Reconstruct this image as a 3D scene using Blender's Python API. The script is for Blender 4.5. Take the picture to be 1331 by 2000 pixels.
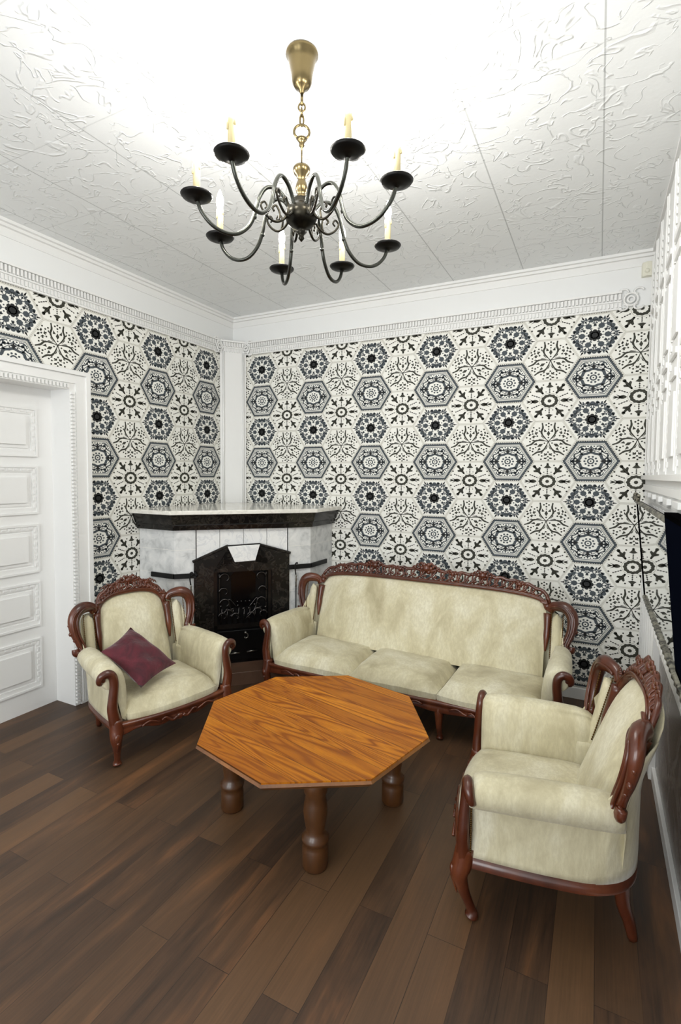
import bpy, bmesh, math, random
from math import sin, cos, pi, radians, sqrt, atan2, hypot
from mathutils import Vector, Matrix
random.seed(7)
for o in list(bpy.data.objects): bpy.data.objects.remove(o)
scene = bpy.context.scene
COL = scene.collection

# ------------------------------------------------------------ camera
YAW, PITCH, ROLL = -.4682, -.0515, .0077
fw = Vector((sin(YAW)*cos(PITCH), cos(YAW)*cos(PITCH), sin(PITCH)))
rt = Vector((cos(YAW), -sin(YAW), 0)); up = rt.cross(fw)
r2 = rt*cos(ROLL)+up*sin(ROLL); u2 = -rt*sin(ROLL)+up*cos(ROLL)
cam = bpy.data.objects.new('camera', bpy.data.cameras.new('camera')); COL.objects.link(cam)
cam.data.sensor_fit = 'HORIZONTAL'; cam.data.sensor_width = 36
cam.data.lens = 996.04/1331*36; cam.data.shift_y = -21.24/1331
cam.data.clip_start = .05
m = Matrix(((r2.x, u2.x, -fw.x, 3.5072), (r2.y, u2.y, -fw.y, -4.3787), (r2.z, u2.z, -fw.z, 1.7517), (0, 0, 0, 1)))
cam.matrix_world = m
scene.camera = cam

# ------------------------------------------------------------ world, light, exposure
W = bpy.data.worlds.new('world'); scene.world = W; W.use_nodes = True
W.node_tree.nodes['Background'].inputs[0].default_value = (.93, .97, 1, 1)
W.node_tree.nodes['Background'].inputs[1].default_value = 1.0
vs = scene.view_settings
vs.view_transform = 'Standard'; vs.look = 'None'; vs.gamma = 1; vs.use_curve_mapping = False
vs.exposure = 0.90
BULB_W = 3.6          # each candle bulb
WINDOW_W = 27.0      # daylight through each window behind the camera
def area(name, loc, rot, sx, sy, power, col=(1, 1, 1)):
    l = bpy.data.lights.new(name, 'AREA'); l.shape = 'RECTANGLE'; l.size = sx; l.size_y = sy; l.energy = power; l.color = col
    o = bpy.data.objects.new(name, l); o.location = loc; o.rotation_euler = rot; COL.objects.link(o); return o
area('daylight', (1.2, -6.93, 1.75), (radians(90), 0, 0), 1.3, 1.9, WINDOW_W, (.95, .98, 1))
area('daylight', (3.0, -6.93, 1.75), (radians(90), 0, 0), 1.3, 1.9, WINDOW_W, (.95, .98, 1))

# ------------------------------------------------------------ materials
def srgb(r, g, b):
    f = lambda c: (c/255/12.92) if c/255 <= .04045 else ((c/255+.055)/1.055)**2.4
    return (f(r), f(g), f(b), 1)
class NT:
    def __init__(s, name, rough=.5, metal=0, col=(200, 200, 200), **kw):
        s.m = bpy.data.materials.new(name); s.m.use_nodes = True; s.t = s.m.node_tree
        s.b = s.t.nodes['Principled BSDF']
        s.b.inputs['Roughness'].default_value = rough; s.b.inputs['Metallic'].default_value = metal
        s.b.inputs['Base Color'].default_value = srgb(*col)
        for k, v in kw.items(): s.b.inputs[k.replace('_', ' ')].default_value = v
    def n(s, typ, ins=None, **kw):
        x = s.t.nodes.new(typ)
        for k, v in kw.items(): setattr(x, k, v)
        for k, v in (ins or {}).items():
            if hasattr(v, 'is_output') or isinstance(v, bpy.types.NodeSocket): s.t.links.new(v, x.inputs[k])
            else: x.inputs[k].default_value = v
        return x
    def link(s, a, key): s.t.links.new(a, s.b.inputs[key])
    def coord(s, scale=(1, 1, 1), rot=(0, 0, 0), loc=(0, 0, 0), kind='Object'):
        tc = s.n('ShaderNodeTexCoord')
        return s.n('ShaderNodeMapping', {'Vector': tc.outputs[kind], 'Scale': scale, 'Rotation': rot, 'Location': loc}).outputs[0]
    def noise(s, v, scale, detail=4, rough=.55, dist=0):
        return s.n('ShaderNodeTexNoise', {'Vector': v, 'Scale': scale, 'Detail': detail, 'Roughness': rough, 'Distortion': dist}).outputs[0]
    def ramp(s, f, stops):
        r = s.n('ShaderNodeValToRGB', {'Fac': f}); cr = r.color_ramp
        while len(cr.elements) < len(stops): cr.elements.new(.5)
        for e, (p, c) in zip(cr.elements, stops):
            e.position = p; e.color = srgb(*c) if len(c) == 3 else c
        return r.outputs[0]
    def mix(s, f, a, b, mode='MIX'):
        x = s.n('ShaderNodeMix', data_type='RGBA', blend_type=mode)
        for k, v in ((0, f), (6, a), (7, b)):
            if isinstance(v, bpy.types.NodeSocket): s.t.links.new(v, x.inputs[k])
            else: x.inputs[k].default_value = v
        return x.outputs[2]
    def math(s, op, a, b=0.0, c=0.0):
        x = s.n('ShaderNodeMath', operation=op)
        for k, v in enumerate((a, b, c)):
            if isinstance(v, bpy.types.NodeSocket): s.t.links.new(v, x.inputs[k])
            else: x.inputs[k].default_value = v
        return x.outputs[0]
    def bump(s, h, strength=.3, dist=.01):
        b = s.n('ShaderNodeBump', {'Height': h, 'Strength': strength, 'Distance': dist}); s.link(b.outputs[0], 'Normal')

def m_white(name, col=(240, 240, 238), rough=.45, bump=.04):
    M = NT(name, rough, col=col); v = M.coord()
    M.bump(M.noise(v, 60), bump, .004); return M.m
WHITE = m_white('white paint'); WALLW = m_white('matt white wall', (238, 239, 238), .75)
PAPER = m_white('wallpaper ground', (244, 243, 236), .7)
INK_B = NT('ink blue grey', .7, col=(70, 78, 84)).m
INK_D = NT('ink dark', .7, col=(24, 26, 27)).m
INK_O = NT('ink olive', .7, col=(54, 54, 44)).m
INK_L = NT('ink pale line', .7, col=(184, 180, 166)).m

def mk_ceiling():
    M = NT('embossed ceiling tiles', .5, col=(236, 238, 238)); v = M.coord()
    n1 = M.noise(v, 4.2, 2, .5, .9)
    ridge = M.math('ABSOLUTE', M.math('SUBTRACT', n1, .5))
    ridge = M.math('SUBTRACT', 1, M.math('MINIMUM', M.math('MULTIPLY', ridge, 45), 1))
    mask = M.ramp(M.noise(M.coord(loc=(7, 3, 0)), 11, 2), [(.48, (0, 0, 0, 1)), (.56, (1, 1, 1, 1))])
    n2 = M.noise(M.coord(loc=(3, 9, 1)), 6.5, 2, .5, .8)
    rb = M.math('SUBTRACT', 1, M.math('MINIMUM', M.math('MULTIPLY', M.math('ABSOLUTE', M.math('SUBTRACT', n2, .47)), 50), 1))
    h = M.math('ADD', M.math('MULTIPLY', ridge, mask), M.math('MULTIPLY', rb, M.math('SUBTRACT', 1, mask)))
    h = M.math('ADD', h, M.math('MULTIPLY', M.noise(v, 40), .15))
    sp = M.n('ShaderNodeSeparateXYZ', {0: M.coord()})
    def lines(s, off, wdt):
        f = M.math('FRACT', M.math('DIVIDE', M.math('SUBTRACT', s, off), .555))
        return M.math('LESS_THAN', M.math('ABSOLUTE', M.math('SUBTRACT', f, .5)), wdt)
    ln = M.math('MAXIMUM', lines(sp.outputs[0], .15+.2775, .006), M.math('MULTIPLY', lines(sp.outputs[1], -2.70+.2775, .005), .45))
    h = M.math('SUBTRACT', h, M.math('MULTIPLY', ln, 1.2))
    M.link(M.mix(ln, srgb(238, 240, 240), srgb(196, 198, 198)), 'Base Color')
    M.bump(h, .6, .007); return M.m
CEIL = mk_ceiling()

def mk_floor():
    M = NT('dark brown wood planks', .38); 
    v = M.coord(rot=(0, 0, pi/2), loc=(0, 0, 0))
    tc = M.n('ShaderNodeTexCoord'); sp = M.n('ShaderNodeSeparateXYZ', {0: tc.outputs['Object']})
    cb = M.n('ShaderNodeCombineXYZ', {0: sp.outputs[1], 1: M.math('SUBTRACT', sp.outputs[0], 2.545-.286*20)})
    br = M.n('ShaderNodeTexBrick', {'Vector': cb.outputs[0], 'Color1': (0, 0, 0, 1), 'Color2': (1, 1, 1, 1), 'Mortar': (.2, .2, .2, 1), 'Scale': 1.0,
        'Mortar Size': .0012, 'Mortar Smooth': .1, 'Bias': 0, 'Brick Width': 1.28, 'Row Height': .143}, offset=.37, offset_frequency=2)
    rnd = br.outputs[0]
    st = M.n('ShaderNodeMapping', {'Vector': tc.outputs['Object'], 'Scale': (5.5, .75, 1)}).outputs[0]
    off = M.n('ShaderNodeVectorMath', {0: st, 1: M.n('ShaderNodeCombineXYZ', {2: M.math('MULTIPLY', rnd, 30)}).outputs[0]}, operation='ADD').outputs[0]
    big = M.noise(off, 1.6, 4, .6, .5)
    fine = M.noise(M.n('ShaderNodeMapping', {'Vector': off, 'Scale': (9, 1.6, 1)}).outputs[0], 3, 5, .65)
    c = M.ramp(big, [(.25, (40, 29, 23)), (.45, (62, 46, 35)), (.58, (88, 63, 44)), (.74, (136, 92, 58))])
    c = M.mix(M.math('MULTIPLY', M.math('POWER', rnd, 2.5), .75), c, srgb(122, 90, 60))
    c = M.mix(.35, c, M.ramp(fine, [(.3, (34, 24, 18)), (.7, (98, 70, 48))]))
    c = M.mix(M.math('MULTIPLY', br.outputs[1], .6), c, srgb(30, 21, 16))
    M.link(c, 'Base Color')
    M.link(M.ramp(fine, [(.2, (.42, .42, .42, 1)), (.8, (.55, .55, .55, 1))]), 'Roughness')
    M.bump(M.math('SUBTRACT', M.math('MULTIPLY', fine, .3), br.outputs[1]), .25, .002); return M.m
FLOOR = mk_floor()

def mk_wood(name, c1, c2, c3, rough=.28, scale=6, bump=.1):
    M = NT(name, rough); v = M.coord(scale=(1, 1, .35))
    n = M.noise(v, scale, 5, .6, .8)
    M.link(M.ramp(n, [(.3, c1), (.55, c2), (.75, c3)]), 'Base Color')
    M.bump(M.noise(v, scale*6), bump, .003)
    M.b.inputs['Coat Weight'].default_value = .35; M.b.inputs['Coat Roughness'].default_value = .15
    return M.m
MAHOG = mk_wood('carved mahogany', (62, 26, 13), (90, 42, 22), (118, 62, 34))
OAKLEG = mk_wood('shaded turned oak', (60, 36, 16), (84, 50, 22), (106, 66, 30), .4)  # legs and underframe: oak browned, under-table shadow put into the colour
OAKEDGE = mk_wood('oak edge', (96, 56, 22), (126, 78, 32), (150, 96, 44), .4)
def mk_oak():
    M = NT('oak planks', .38); tc = M.n('ShaderNodeTexCoord'); sp = M.n('ShaderNodeSeparateXYZ', {0: tc.outputs['Object']})
    br = M.n('ShaderNodeTexBrick', {'Vector': M.n('ShaderNodeMapping', {'Vector': tc.outputs['Object'], 'Location': (10, 5.03, 0)}).outputs[0], 'Color1': (0, 0, 0, 1), 'Color2': (1, 1, 1, 1), 'Mortar': (.5, .5, .5, 1), 'Scale': 1.0,
        'Mortar Size': .0011, 'Mortar Smooth': .1, 'Brick Width': 23, 'Row Height': .104}, offset=.5)
    off = M.n('ShaderNodeVectorMath', {0: tc.outputs['Object'], 1: M.n('ShaderNodeCombineXYZ', {2: M.math('MULTIPLY', br.outputs[0], 9)}).outputs[0]}, operation='ADD').outputs[0]
    g = M.noise(M.n('ShaderNodeMapping', {'Vector': off, 'Scale': (.55, 6, 1)}).outputs[0], 1.1, 2, .45, .5)
    rings = M.math('FRACT', M.math('MULTIPLY', g, 17))
    rings = M.math('ABSOLUTE', M.math('SUBTRACT', rings, .5))
    fine = M.noise(M.n('ShaderNodeMapping', {'Vector': off, 'Scale': (7, 110, 1)}).outputs[0], 2, 3)
    c = M.ramp(rings, [(.05, (150, 80, 8)), (.24, (204, 124, 18)), (.5, (222, 142, 26))])
    c = M.mix(M.math('MULTIPLY', br.outputs[0], .75), c, srgb(150, 80, 8))
    c = M.mix(M.math('MULTIPLY', M.ramp(fine, [(.35, (1, 1, 1, 1)), (.55, (0, 0, 0, 1))]), .35), c, srgb(128, 72, 22))
    c = M.mix(br.outputs[1], c, srgb(80, 44, 14))
    M.link(c, 'Base Color'); M.bump(fine, .06, .002)
    M.b.inputs['Specular IOR Level'].default_value = .3
    return M.m
OAK = mk_oak()
def mk_velvet(name, lo, mid, hi):
    M = NT(name, .85, Sheen_Weight=.25, Sheen_Roughness=.4); v = M.coord(scale=(1, 1, .45))
    n = M.noise(v, 5, 6, .6, .4); f = M.noise(M.coord(scale=(1, 1, .3)), 70, 4, .7)
    c = M.ramp(n, [(.3, lo), (.48, mid), (.68, hi)])
    c = M.mix(M.math('MULTIPLY', M.ramp(f, [(.42, (1, 1, 1, 1)), (.6, (0, 0, 0, 1))]), .30), c, srgb(*lo))
    M.link(c, 'Base Color')
    M.bump(M.math('ADD', M.math('MULTIPLY', n, 1.2), M.math('MULTIPLY', f, .25)), .35, .012); return M.m
VELVET = mk_velvet('cream velvet', (178, 168, 136), (210, 202, 170), (229, 224, 200))
BURG = NT('burgundy velvet', .8, col=(84, 20, 34), Sheen_Weight=.5, Sheen_Roughness=.4)
BURG.link(BURG.ramp(BURG.noise(BURG.coord(), 9, 5, .6, 1), [(.3, (58, 12, 24)), (.6, (92, 24, 38)), (.8, (122, 42, 58))]), 'Base Color')
BURG.bump(BURG.noise(BURG.coord(), 12, 3), .5, .02); BURG = BURG.m
def mk_marble(name, a, b, c, rough=.2, scale=6, w=.35):
    M = NT(name, rough); v = M.coord(); n = M.noise(v, scale, 8, .65, 1.2)
    M.link(M.ramp(n, [(.35, a), (.5, b), (.56, c), (.62, b)]), 'Base Color'); return M.m
BLACKM = mk_marble('black marble', (12, 12, 12), (15, 14, 14), (46, 42, 38), .22, 14)
def mk_tile():
    M = NT('grey marbled tile', .22); v = M.coord(); n = M.noise(v, 11, 6, .6, .7)
    c = M.ramp(n, [(.3, (186, 188, 188)), (.5, (218, 219, 218)), (.7, (232, 232, 230))])
    sp = M.n('ShaderNodeSeparateXYZ', {0: v}); f = M.math('FRACT', M.math('DIVIDE', M.math('SUBTRACT', sp.outputs[2], .02), .2))
    ln = M.math('LESS_THAN', M.math('ABSOLUTE', M.math('SUBTRACT', f, .5)), .008)
    M.link(M.mix(ln, c, srgb(236, 234, 228)), 'Base Color'); return M.m
TILE = mk_tile()
TILEW = mk_marble('white tile', (232, 232, 230), (238, 238, 236), (218, 219, 220), .2, 9)
SLAB = mk_marble('white glazed slab', (240, 238, 230), (236, 233, 224), (222, 220, 210), .12, 8)
HEARTH = mk_wood('brown hearth tile', (88, 64, 50), (104, 78, 62), (120, 92, 74), .4, 3)
IRON = NT('cast iron', .28, .6, col=(22, 22, 23)).m
IRONG = NT('polished cast iron', .22, .9, col=(64, 61, 60)).m
IRONB = NT('black iron', .45, .4, col=(24, 24, 25)).m
SOOT = NT('firebox glass', .15, 0, col=(3, 3, 4), Specular_IOR_Level=.3).m
STEEL = NT('steel', .3, 1, col=(150, 148, 142)).m
BRASS = NT('antique brass', .3, 1, col=(98, 86, 60)).m
def mk_bronze():
    M = NT('patinated bronze', .3, .85); n = M.noise(M.coord(), 14, 4)
    M.link(M.ramp(n, [(.35, (26, 25, 22)), (.65, (58, 54, 44))]), 'Base Color'); return M.m
BRONZE = mk_bronze()
PANM = NT('dark bronze pan', .4, .7, col=(22, 21, 20)).m
ARMM = NT('grey bronze tube', .25, .9, col=(66, 67, 62)).m
CANDLE = NT('ivory candle sleeve', .5, col=(226, 210, 160)).m
BULB = NT('lit bulb', .4, col=(255, 250, 240), Emission_Color=(1, .96, .88, 1), Emission_Strength=30).m
MIRR = NT('mirror glass', .02, 1, col=(225, 228, 226)).m
SILVER = NT('tarnished silver leaf', .35, .8, col=(120, 116, 104))
SILVER.link(SILVER.ramp(SILVER.noise(SILVER.coord(), 30, 3), [(.4, (50, 48, 42)), (.6, (170, 166, 150))]), 'Base Color'); SILVER = SILVER.m
TVB = NT('black television plastic', .4, col=(6, 6, 7), Specular_IOR_Level=0.0).m
TVS = NT('television screen', .2, col=(8, 11, 20), Specular_IOR_Level=0.0).m
GREYW = mk_marble('grey brown stone cladding', (112, 104, 98), (124, 116, 110), (150, 143, 136), .25, 3)
SENSOR = NT('ivory plastic', .5, col=(226, 224, 208)).m
NAIL = NT('aged brass nail', .3, .9, col=(96, 70, 34)).m

# ------------------------------------------------------------ mesh helpers
class MB:
    def __init__(s): s.v = []; s.f = []; s.mi = []; s.sm = []
    def add(s, vs, fs, mi=0, smooth=False):
        o = len(s.v); s.v += [tuple(v) for v in vs]
        for f in fs: s.f.append([i+o for i in f]); s.mi.append(mi); s.sm.append(smooth)
    def box(s, a, b, mi=0):
        (x0, y0, z0), (x1, y1, z1) = a, b
        s.add([(x0, y0, z0), (x1, y0, z0), (x1, y1, z0), (x0, y1, z0), (x0, y0, z1), (x1, y0, z1), (x1, y1, z1), (x0, y1, z1)],
              [(0, 3, 2, 1), (4, 5, 6, 7), (0, 1, 5, 4), (1, 2, 6, 5), (2, 3, 7, 6), (3, 0, 4, 7)], mi)
    def prism(s, poly, z0, z1, mi=0, top=None):
        n = len(poly); t = top or poly
        s.add([(x, y, z0) for x, y in poly]+[(x, y, z1) for x, y in t],
              [tuple(range(n-1, -1, -1)), tuple(range(n, 2*n))]+[(i, (i+1) % n, n+(i+1) % n, n+i) for i in range(n)], mi)
    def slab(s, pts, off, mi=0):
        """extrude a 3-D polygon by a vector"""
        n = len(pts); q = [tuple(Vector(p)+Vector(off)) for p in pts]
        s.add(list(pts)+q, [tuple(range(n-1, -1, -1)), tuple(range(n, 2*n))]+[(i, (i+1) % n, n+(i+1) % n, n+i) for i in range(n)], mi)
    def tube(s, pts, rad, seg=8, flat=None, mi=0, closed=False):
        """rad: number or list. flat: (vector, factor) squashes the section along a direction"""
        P = [Vector(p) for p in pts]; n = len(P)
        R = [rad]*n if not hasattr(rad, '__len__') else rad
        vs = []; prev = None
        for i in range(n):
            t = (P[(i+1) % n]-P[i-1]) if closed else (P[min(i+1, n-1)]-P[max(i-1, 0)])
            if t.length < 1e-9: t = Vector((0, 0, 1))
            t.normalize()
            if prev is None:
                a = Vector((0, 0, 1)) if abs(t.z) < .9 else Vector((1, 0, 0)); nn = (a-t*a.dot(t)).normalized()
            else:
                nn = prev-t*prev.dot(t)
                nn = nn.normalized() if nn.length > 1e-6 else prev
            prev = nn; bb = t.cross(nn)
            for k in range(seg):
                a = 2*pi*k/seg; d = nn*cos(a)*R[i]+bb*sin(a)*R[i]
                if flat: fv = Vector(flat[0]); d = d-fv*d.dot(fv)*(1-flat[1])
                vs.append(P[i]+d)
        fs = []
        m_ = n if closed else n-1
        for i in range(m_):
            for k in range(seg):
                a = i*seg+k; b = i*seg+(k+1) % seg; j = ((i+1) % n)*seg
                fs.append((a, b, j+(k+1) % seg, j+k))
        if not closed: fs += [tuple(range(seg-1, -1, -1)), tuple(range((n-1)*seg, n*seg))]
        s.add(vs, fs, mi, True)
    def lathe(s, prof, c=(0, 0, 0), seg=24, mi=0, lobes=0, la=0):
        vs = []
        for r, z in prof:
            for k in range(seg):
                a = 2*pi*k/seg; rr = r*(1+la*cos(lobes*a)) if lobes else r
                vs.append((c[0]+rr*cos(a), c[1]+rr*sin(a), c[2]+z))
        n = len(prof)
        fs = [(i*seg+k, i*seg+(k+1) % seg, (i+1)*seg+(k+1) % seg, (i+1)*seg+k) for i in range(n-1) for k in range(seg)]
        fs += [tuple(range(seg-1, -1, -1)), tuple(range((n-1)*seg, n*seg))]
        s.add(vs, fs, mi, True)
    def ball(s, c, r, seg=10, mi=0, sc=(1, 1, 1)):
        vs = []; n = seg//2+1
        for i in range(n):
            t = pi*(i+.0)/(n-1); 
            for k in range(seg):
                a = 2*pi*k/seg; rr = max(sin(t), .02)
                vs.append((c[0]+r*sc[0]*rr*cos(a), c[1]+r*sc[1]*rr*sin(a), c[2]-r*sc[2]*cos(t)))
        fs = [(i*seg+k, i*seg+(k+1) % seg, (i+1)*seg+(k+1) % seg, (i+1)*seg+k) for i in range(n-1) for k in range(seg)]
        fs += [tuple(range(seg-1, -1, -1)), tuple(range((n-1)*seg, n*seg))]
        s.add(vs, fs, mi, True)
    def grid(s, rows, mi=0, closed_u=False):
        nu = len(rows[0]); vs = [p for r in rows for p in r]; fs = []
        for i in range(len(rows)-1):
            for k in range(nu if closed_u else nu-1):
                fs.append((i*nu+k, i*nu+(k+1) % nu, (i+1)*nu+(k+1) % nu, (i+1)*nu+k))
        s.add(vs, fs, mi, True)
    def build(s, name, mats, parent=None, bevel=0, subd=0, smooth=None, solid=0):
        me = bpy.data.meshes.new(name); me.from_pydata(s.v, [], s.f)
        mats = mats if isinstance(mats, (list, tuple)) else [mats]
        for mm in mats: me.materials.append(mm)
        me.polygons.foreach_set('material_index', s.mi)
        me.polygons.foreach_set('use_smooth', [x if smooth is None else smooth for x in s.sm])
        me.validate(); me.update()
        bm = bmesh.new(); bm.from_mesh(me); bmesh.ops.recalc_face_normals(bm, faces=bm.faces); bm.to_mesh(me); bm.free()
        o = bpy.data.objects.new(name, me); COL.objects.link(o)
        if parent: o.parent = parent
        if solid: q = o.modifiers.new('s', 'SOLIDIFY'); q.thickness = solid; q.offset = -1
        if bevel: q = o.modifiers.new('b', 'BEVEL'); q.width = bevel; q.segments = 2; q.limit_method = 'ANGLE'
        if subd: q = o.modifiers.new('u', 'SUBSURF'); q.levels = subd; q.render_levels = subd
        return o
def spline(pts, n=8):
    """Catmull-Rom through points (any dimension)"""
    P = [tuple(p) for p in pts]; P = [tuple(2*a-b for a, b in zip(P[0], P[1]))]+P+[tuple(2*a-b for a, b in zip(P[-1], P[-2]))]
    out = []
    for i in range(1, len(P)-2):
        for k in range(n):
            t = k/n
            out.append(tuple(.5*(2*b+(c-a)*t+(2*a-5*b+4*c-d)*t*t+(3*b-a-3*c+d)*t**3) for a, b, c, d in zip(P[i-1], P[i], P[i+1], P[i+2])))
    out.append(P[-2]); return out
def thing(name, label, cat, loc=(0, 0, 0), rz=0, group=None):
    o = bpy.data.objects.new(name, None); COL.objects.link(o); o.empty_display_size = .1
    o.location = loc; o.rotation_euler = (0, 0, rz); o['label'] = label; o['category'] = cat
    if group: o['group'] = group
    return o
def struct(o): o['kind'] = 'structure'; return o

# ------------------------------------------------------------ room shell
H = 3.385; XR = 3.86; YF = -7.0; RAIL = 3.0; LW0 = -1.80; DW1 = -2.98; DT = 2.40
b = MB(); b.box((-.4, YF-.2, -.1), (XR+.2, .2, 0)); struct(b.build('floor', FLOOR))
b = MB(); b.box((-.4, YF-.2, H), (XR+.2, .2, H+.1)); struct(b.build('ceiling', CEIL))
b = MB()   # front wall with two windows, behind the camera
xs = [0, .55, 1.85, 2.35, 3.65, XR]
for i in range(5):
    if i in (1, 3): b.box((xs[i], YF-.15, 0), (xs[i+1], YF, .8)); b.box((xs[i], YF-.15, 2.7), (xs[i+1], YF, H))
    else: b.box((xs[i], YF-.15, 0), (xs[i+1], YF, H))
struct(b.build('wall_front', WALLW))
for n_, x0 in ((1, .55), (2, 2.35)):
    b = MB()
    for a in ((x0, .8, x0+.06, 2.7), (x0+1.24, .8, x0+1.3, 2.7), (x0, .8, x0+1.3, .86), (x0, 2.64, x0+1.3, 2.7), (x0+.62, .8, x0+.68, 2.7)):
        b.box((a[0], YF-.12, a[1]), (a[2], YF-.06, a[3]))
    struct(b.build('window_%d' % n_, WHITE))

# ---- wallpaper drawing: each motif is a list of (polygon, ink) in tile units
def circ(cx, cy, r, n=10, sx=1): return [(cx+sx*r*cos(2*pi*k/n), cy+r*sin(2*pi*k/n)) for k in range(n)]
def ringq(cx, cy, r0, r1, n=20, sx=1, wob=0, lob=0):
    out = []
    for k in range(n):
        a, c = 2*pi*k/n, 2*pi*(k+1)/n
        f = lambda r, t: (cx+sx*r*(1+wob*cos(lob*t))*cos(t), cy+r*(1+wob*cos(lob*t))*sin(t))
        out.append([f(r0, a), f(r1, a), f(r1, c), f(r0, c)])
    return out
def stroke(pts, w):
    out = []; W_ = w if hasattr(w, '__len__') else [w]*len(pts)
    L = []
    for i, p in enumerate(pts):
        a = pts[max(i-1, 0)]; c = pts[min(i+1, len(pts)-1)]; d = hypot(c[0]-a[0], c[1]-a[1]) or 1
        nx, ny = -(c[1]-a[1])/d*W_[i]/2, (c[0]-a[0])/d*W_[i]/2
        L.append(((p[0]+nx, p[1]+ny), (p[0]-nx, p[1]-ny)))
    for i in range(len(L)-1): out.append([L[i][0], L[i+1][0], L[i+1][1], L[i][1]])
    return out
def rot(polys, a, dx=0, dy=0):
    c, s_ = cos(a), sin(a); return [[(x*c-y*s_+dx, x*s_+y*c+dy) for x, y in p] for p in polys]
def leaf(x0, x1, w, n=5):
    up_ = [(x0+(x1-x0)*k/n, w*sin(pi*k/n)**.8) for k in range(n+1)]; dn = [(x, -y) for x, y in up_[-2:0:-1]]
    return [up_+dn]
def hexpts(r): return [(r*2/sqrt(3)*cos(pi/3*k), r*2/sqrt(3)*sin(pi/3*k)) for k in range(6)]
def hexring(r0, r1):
    A, B_ = hexpts(r0), hexpts(r1); return [[A[i], B_[i], B_[(i+1) % 6], A[(i+1) % 6]] for i in range(6)]
M_F = []; M_M = []; M_L = []; M_S = []
def put(M, ink, polys, a=0): M.extend((p, ink) for p in (rot(polys, a) if a else polys))
# flower tile (blue grey with a dark centre)
for k in range(8): put(M_F, 2, [circ(.20*cos(k*pi/4), .20*sin(k*pi/4), .092, 7)])
put(M_F, 2, [circ(0, 0, .18, 10)])
for k in range(8): put(M_F, 1, [circ(.35*cos(k*pi/4+.39), .35*sin(k*pi/4+.39), .035, 6)])
for k in range(6):
    a = k*pi/3
    put(M_F, 1, [[(.37, 0), (.43, .10), (.53, .135), (.61, .08), (.645, 0), (.61, -.08), (.53, -.135), (.43, -.10)]], a)
    put(M_F, 1, stroke([(.24, 0), (.38, 0)], .03), a)
    put(M_F, 1, [circ(.50, 0, .06, 7), circ(.60, .075, .035, 6), circ(.60, -.075, .035, 6)], a+pi/6)
    put(M_F, 2, [[(.96, -.03), (1.06, -.018), (1.10, 0), (1.06, .018), (.96, .03)], circ(.96, 0, .045, 6)], a)
    put(M_F, 1, [circ(.86, .075, .06, 6), circ(.86, -.075, .06, 6), circ(.76, 0, .05, 6), circ(.93, .10, .035, 5), circ(.93, -.10, .035, 5)], a)
    put(M_F, 1, stroke([(.64, 0), (.98, 0)], .03), a)
    for s_ in (1, -1):
        put(M_F, 1, [circ(.705, .235*s_, .095, 9)], a)
        put(M_F, 1, stroke(spline([(.62, .03*s_), (.66, .12*s_), (.76, .13*s_), (.80, .05*s_)], 3), .036), a)
        put(M_F, 1, stroke(spline([(.40, .18*s_), (.50, .26*s_), (.60, .30*s_), (.66, .36*s_)], 3), .034), a)
        put(M_F, 1, stroke(spline([(.80, .12*s_), (.84, .22*s_), (.78, .32*s_)], 3), .03), a)
        put(M_F, 1, [circ(.83, .20*s_, .05, 6)], a)
    put(M_F, 1, [circ(.80, 0, .105, 9), circ(.85, .19, .065, 7), circ(.85, -.19, .065, 7)], a+pi/6)
# medallion tile
put(M_M, 1, hexring(.87, .965)+hexring(.775, .80)); put(M_M, 3, hexring(.83, .845))
for k in range(6):          # rope like hatching of the border
    for t in range(12):
        A_, B_ = hexpts(.965)[k], hexpts(.965)[(k+1) % 6]; f = (t+.5)/12
        put(M_M, 2, [circ(A_[0]+(B_[0]-A_[0])*f, A_[1]+(B_[1]-A_[1])*f, .028, 5)])
put(M_M, 1, ringq(0, 0, .09, .15, 12)); put(M_M, 2, [circ(0, 0, .035, 6)])
for k in range(10): put(M_M, 1, [circ(.245*cos(k*pi/5), .22*sin(k*pi/5), .048, 6)])
put(M_M, 1, ringq(0, 0, .35, .46, 32, 1.2, .06, 8)+ringq(0, 0, .50, .525, 32, 1.24, .06, 4)+ringq(0, 0, .60, .655, 36, 1.13, .07, 12))
for k in range(12): put(M_M, 2, [circ(.48*cos(k*pi/6+.26)*1.2, .48*sin(k*pi/6+.26), .03, 5)])
for k in range(6):
    a = k*pi/3
    put(M_M, 1, [[(.66, -.07), (.86, 0), (.66, .07), (.58, 0)]], a); put(M_M, 1, [circ(.78, .10, .035, 5), circ(.78, -.10, .035, 5)], a)
    for q_ in (-.36, -.24, -.12, 0, .12, .24, .36): put(M_M, 1, [circ(.715, q_, .036, 5)], a+pi/6)
    for s_ in (-1, 1): put(M_M, 1, rot(leaf(.56, .70, .04), .30*s_), a+pi/6)
for k in range(4):
    put(M_M, 2, leaf(.36, .66, .055), k*pi/2); put(M_M, 1, [circ(.54, .06, .05, 6), circ(.54, -.06, .05, 6)], k*pi/2)
    put(M_M, 1, rot(leaf(.44, .58, .05), .78), k*pi/2)
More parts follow.
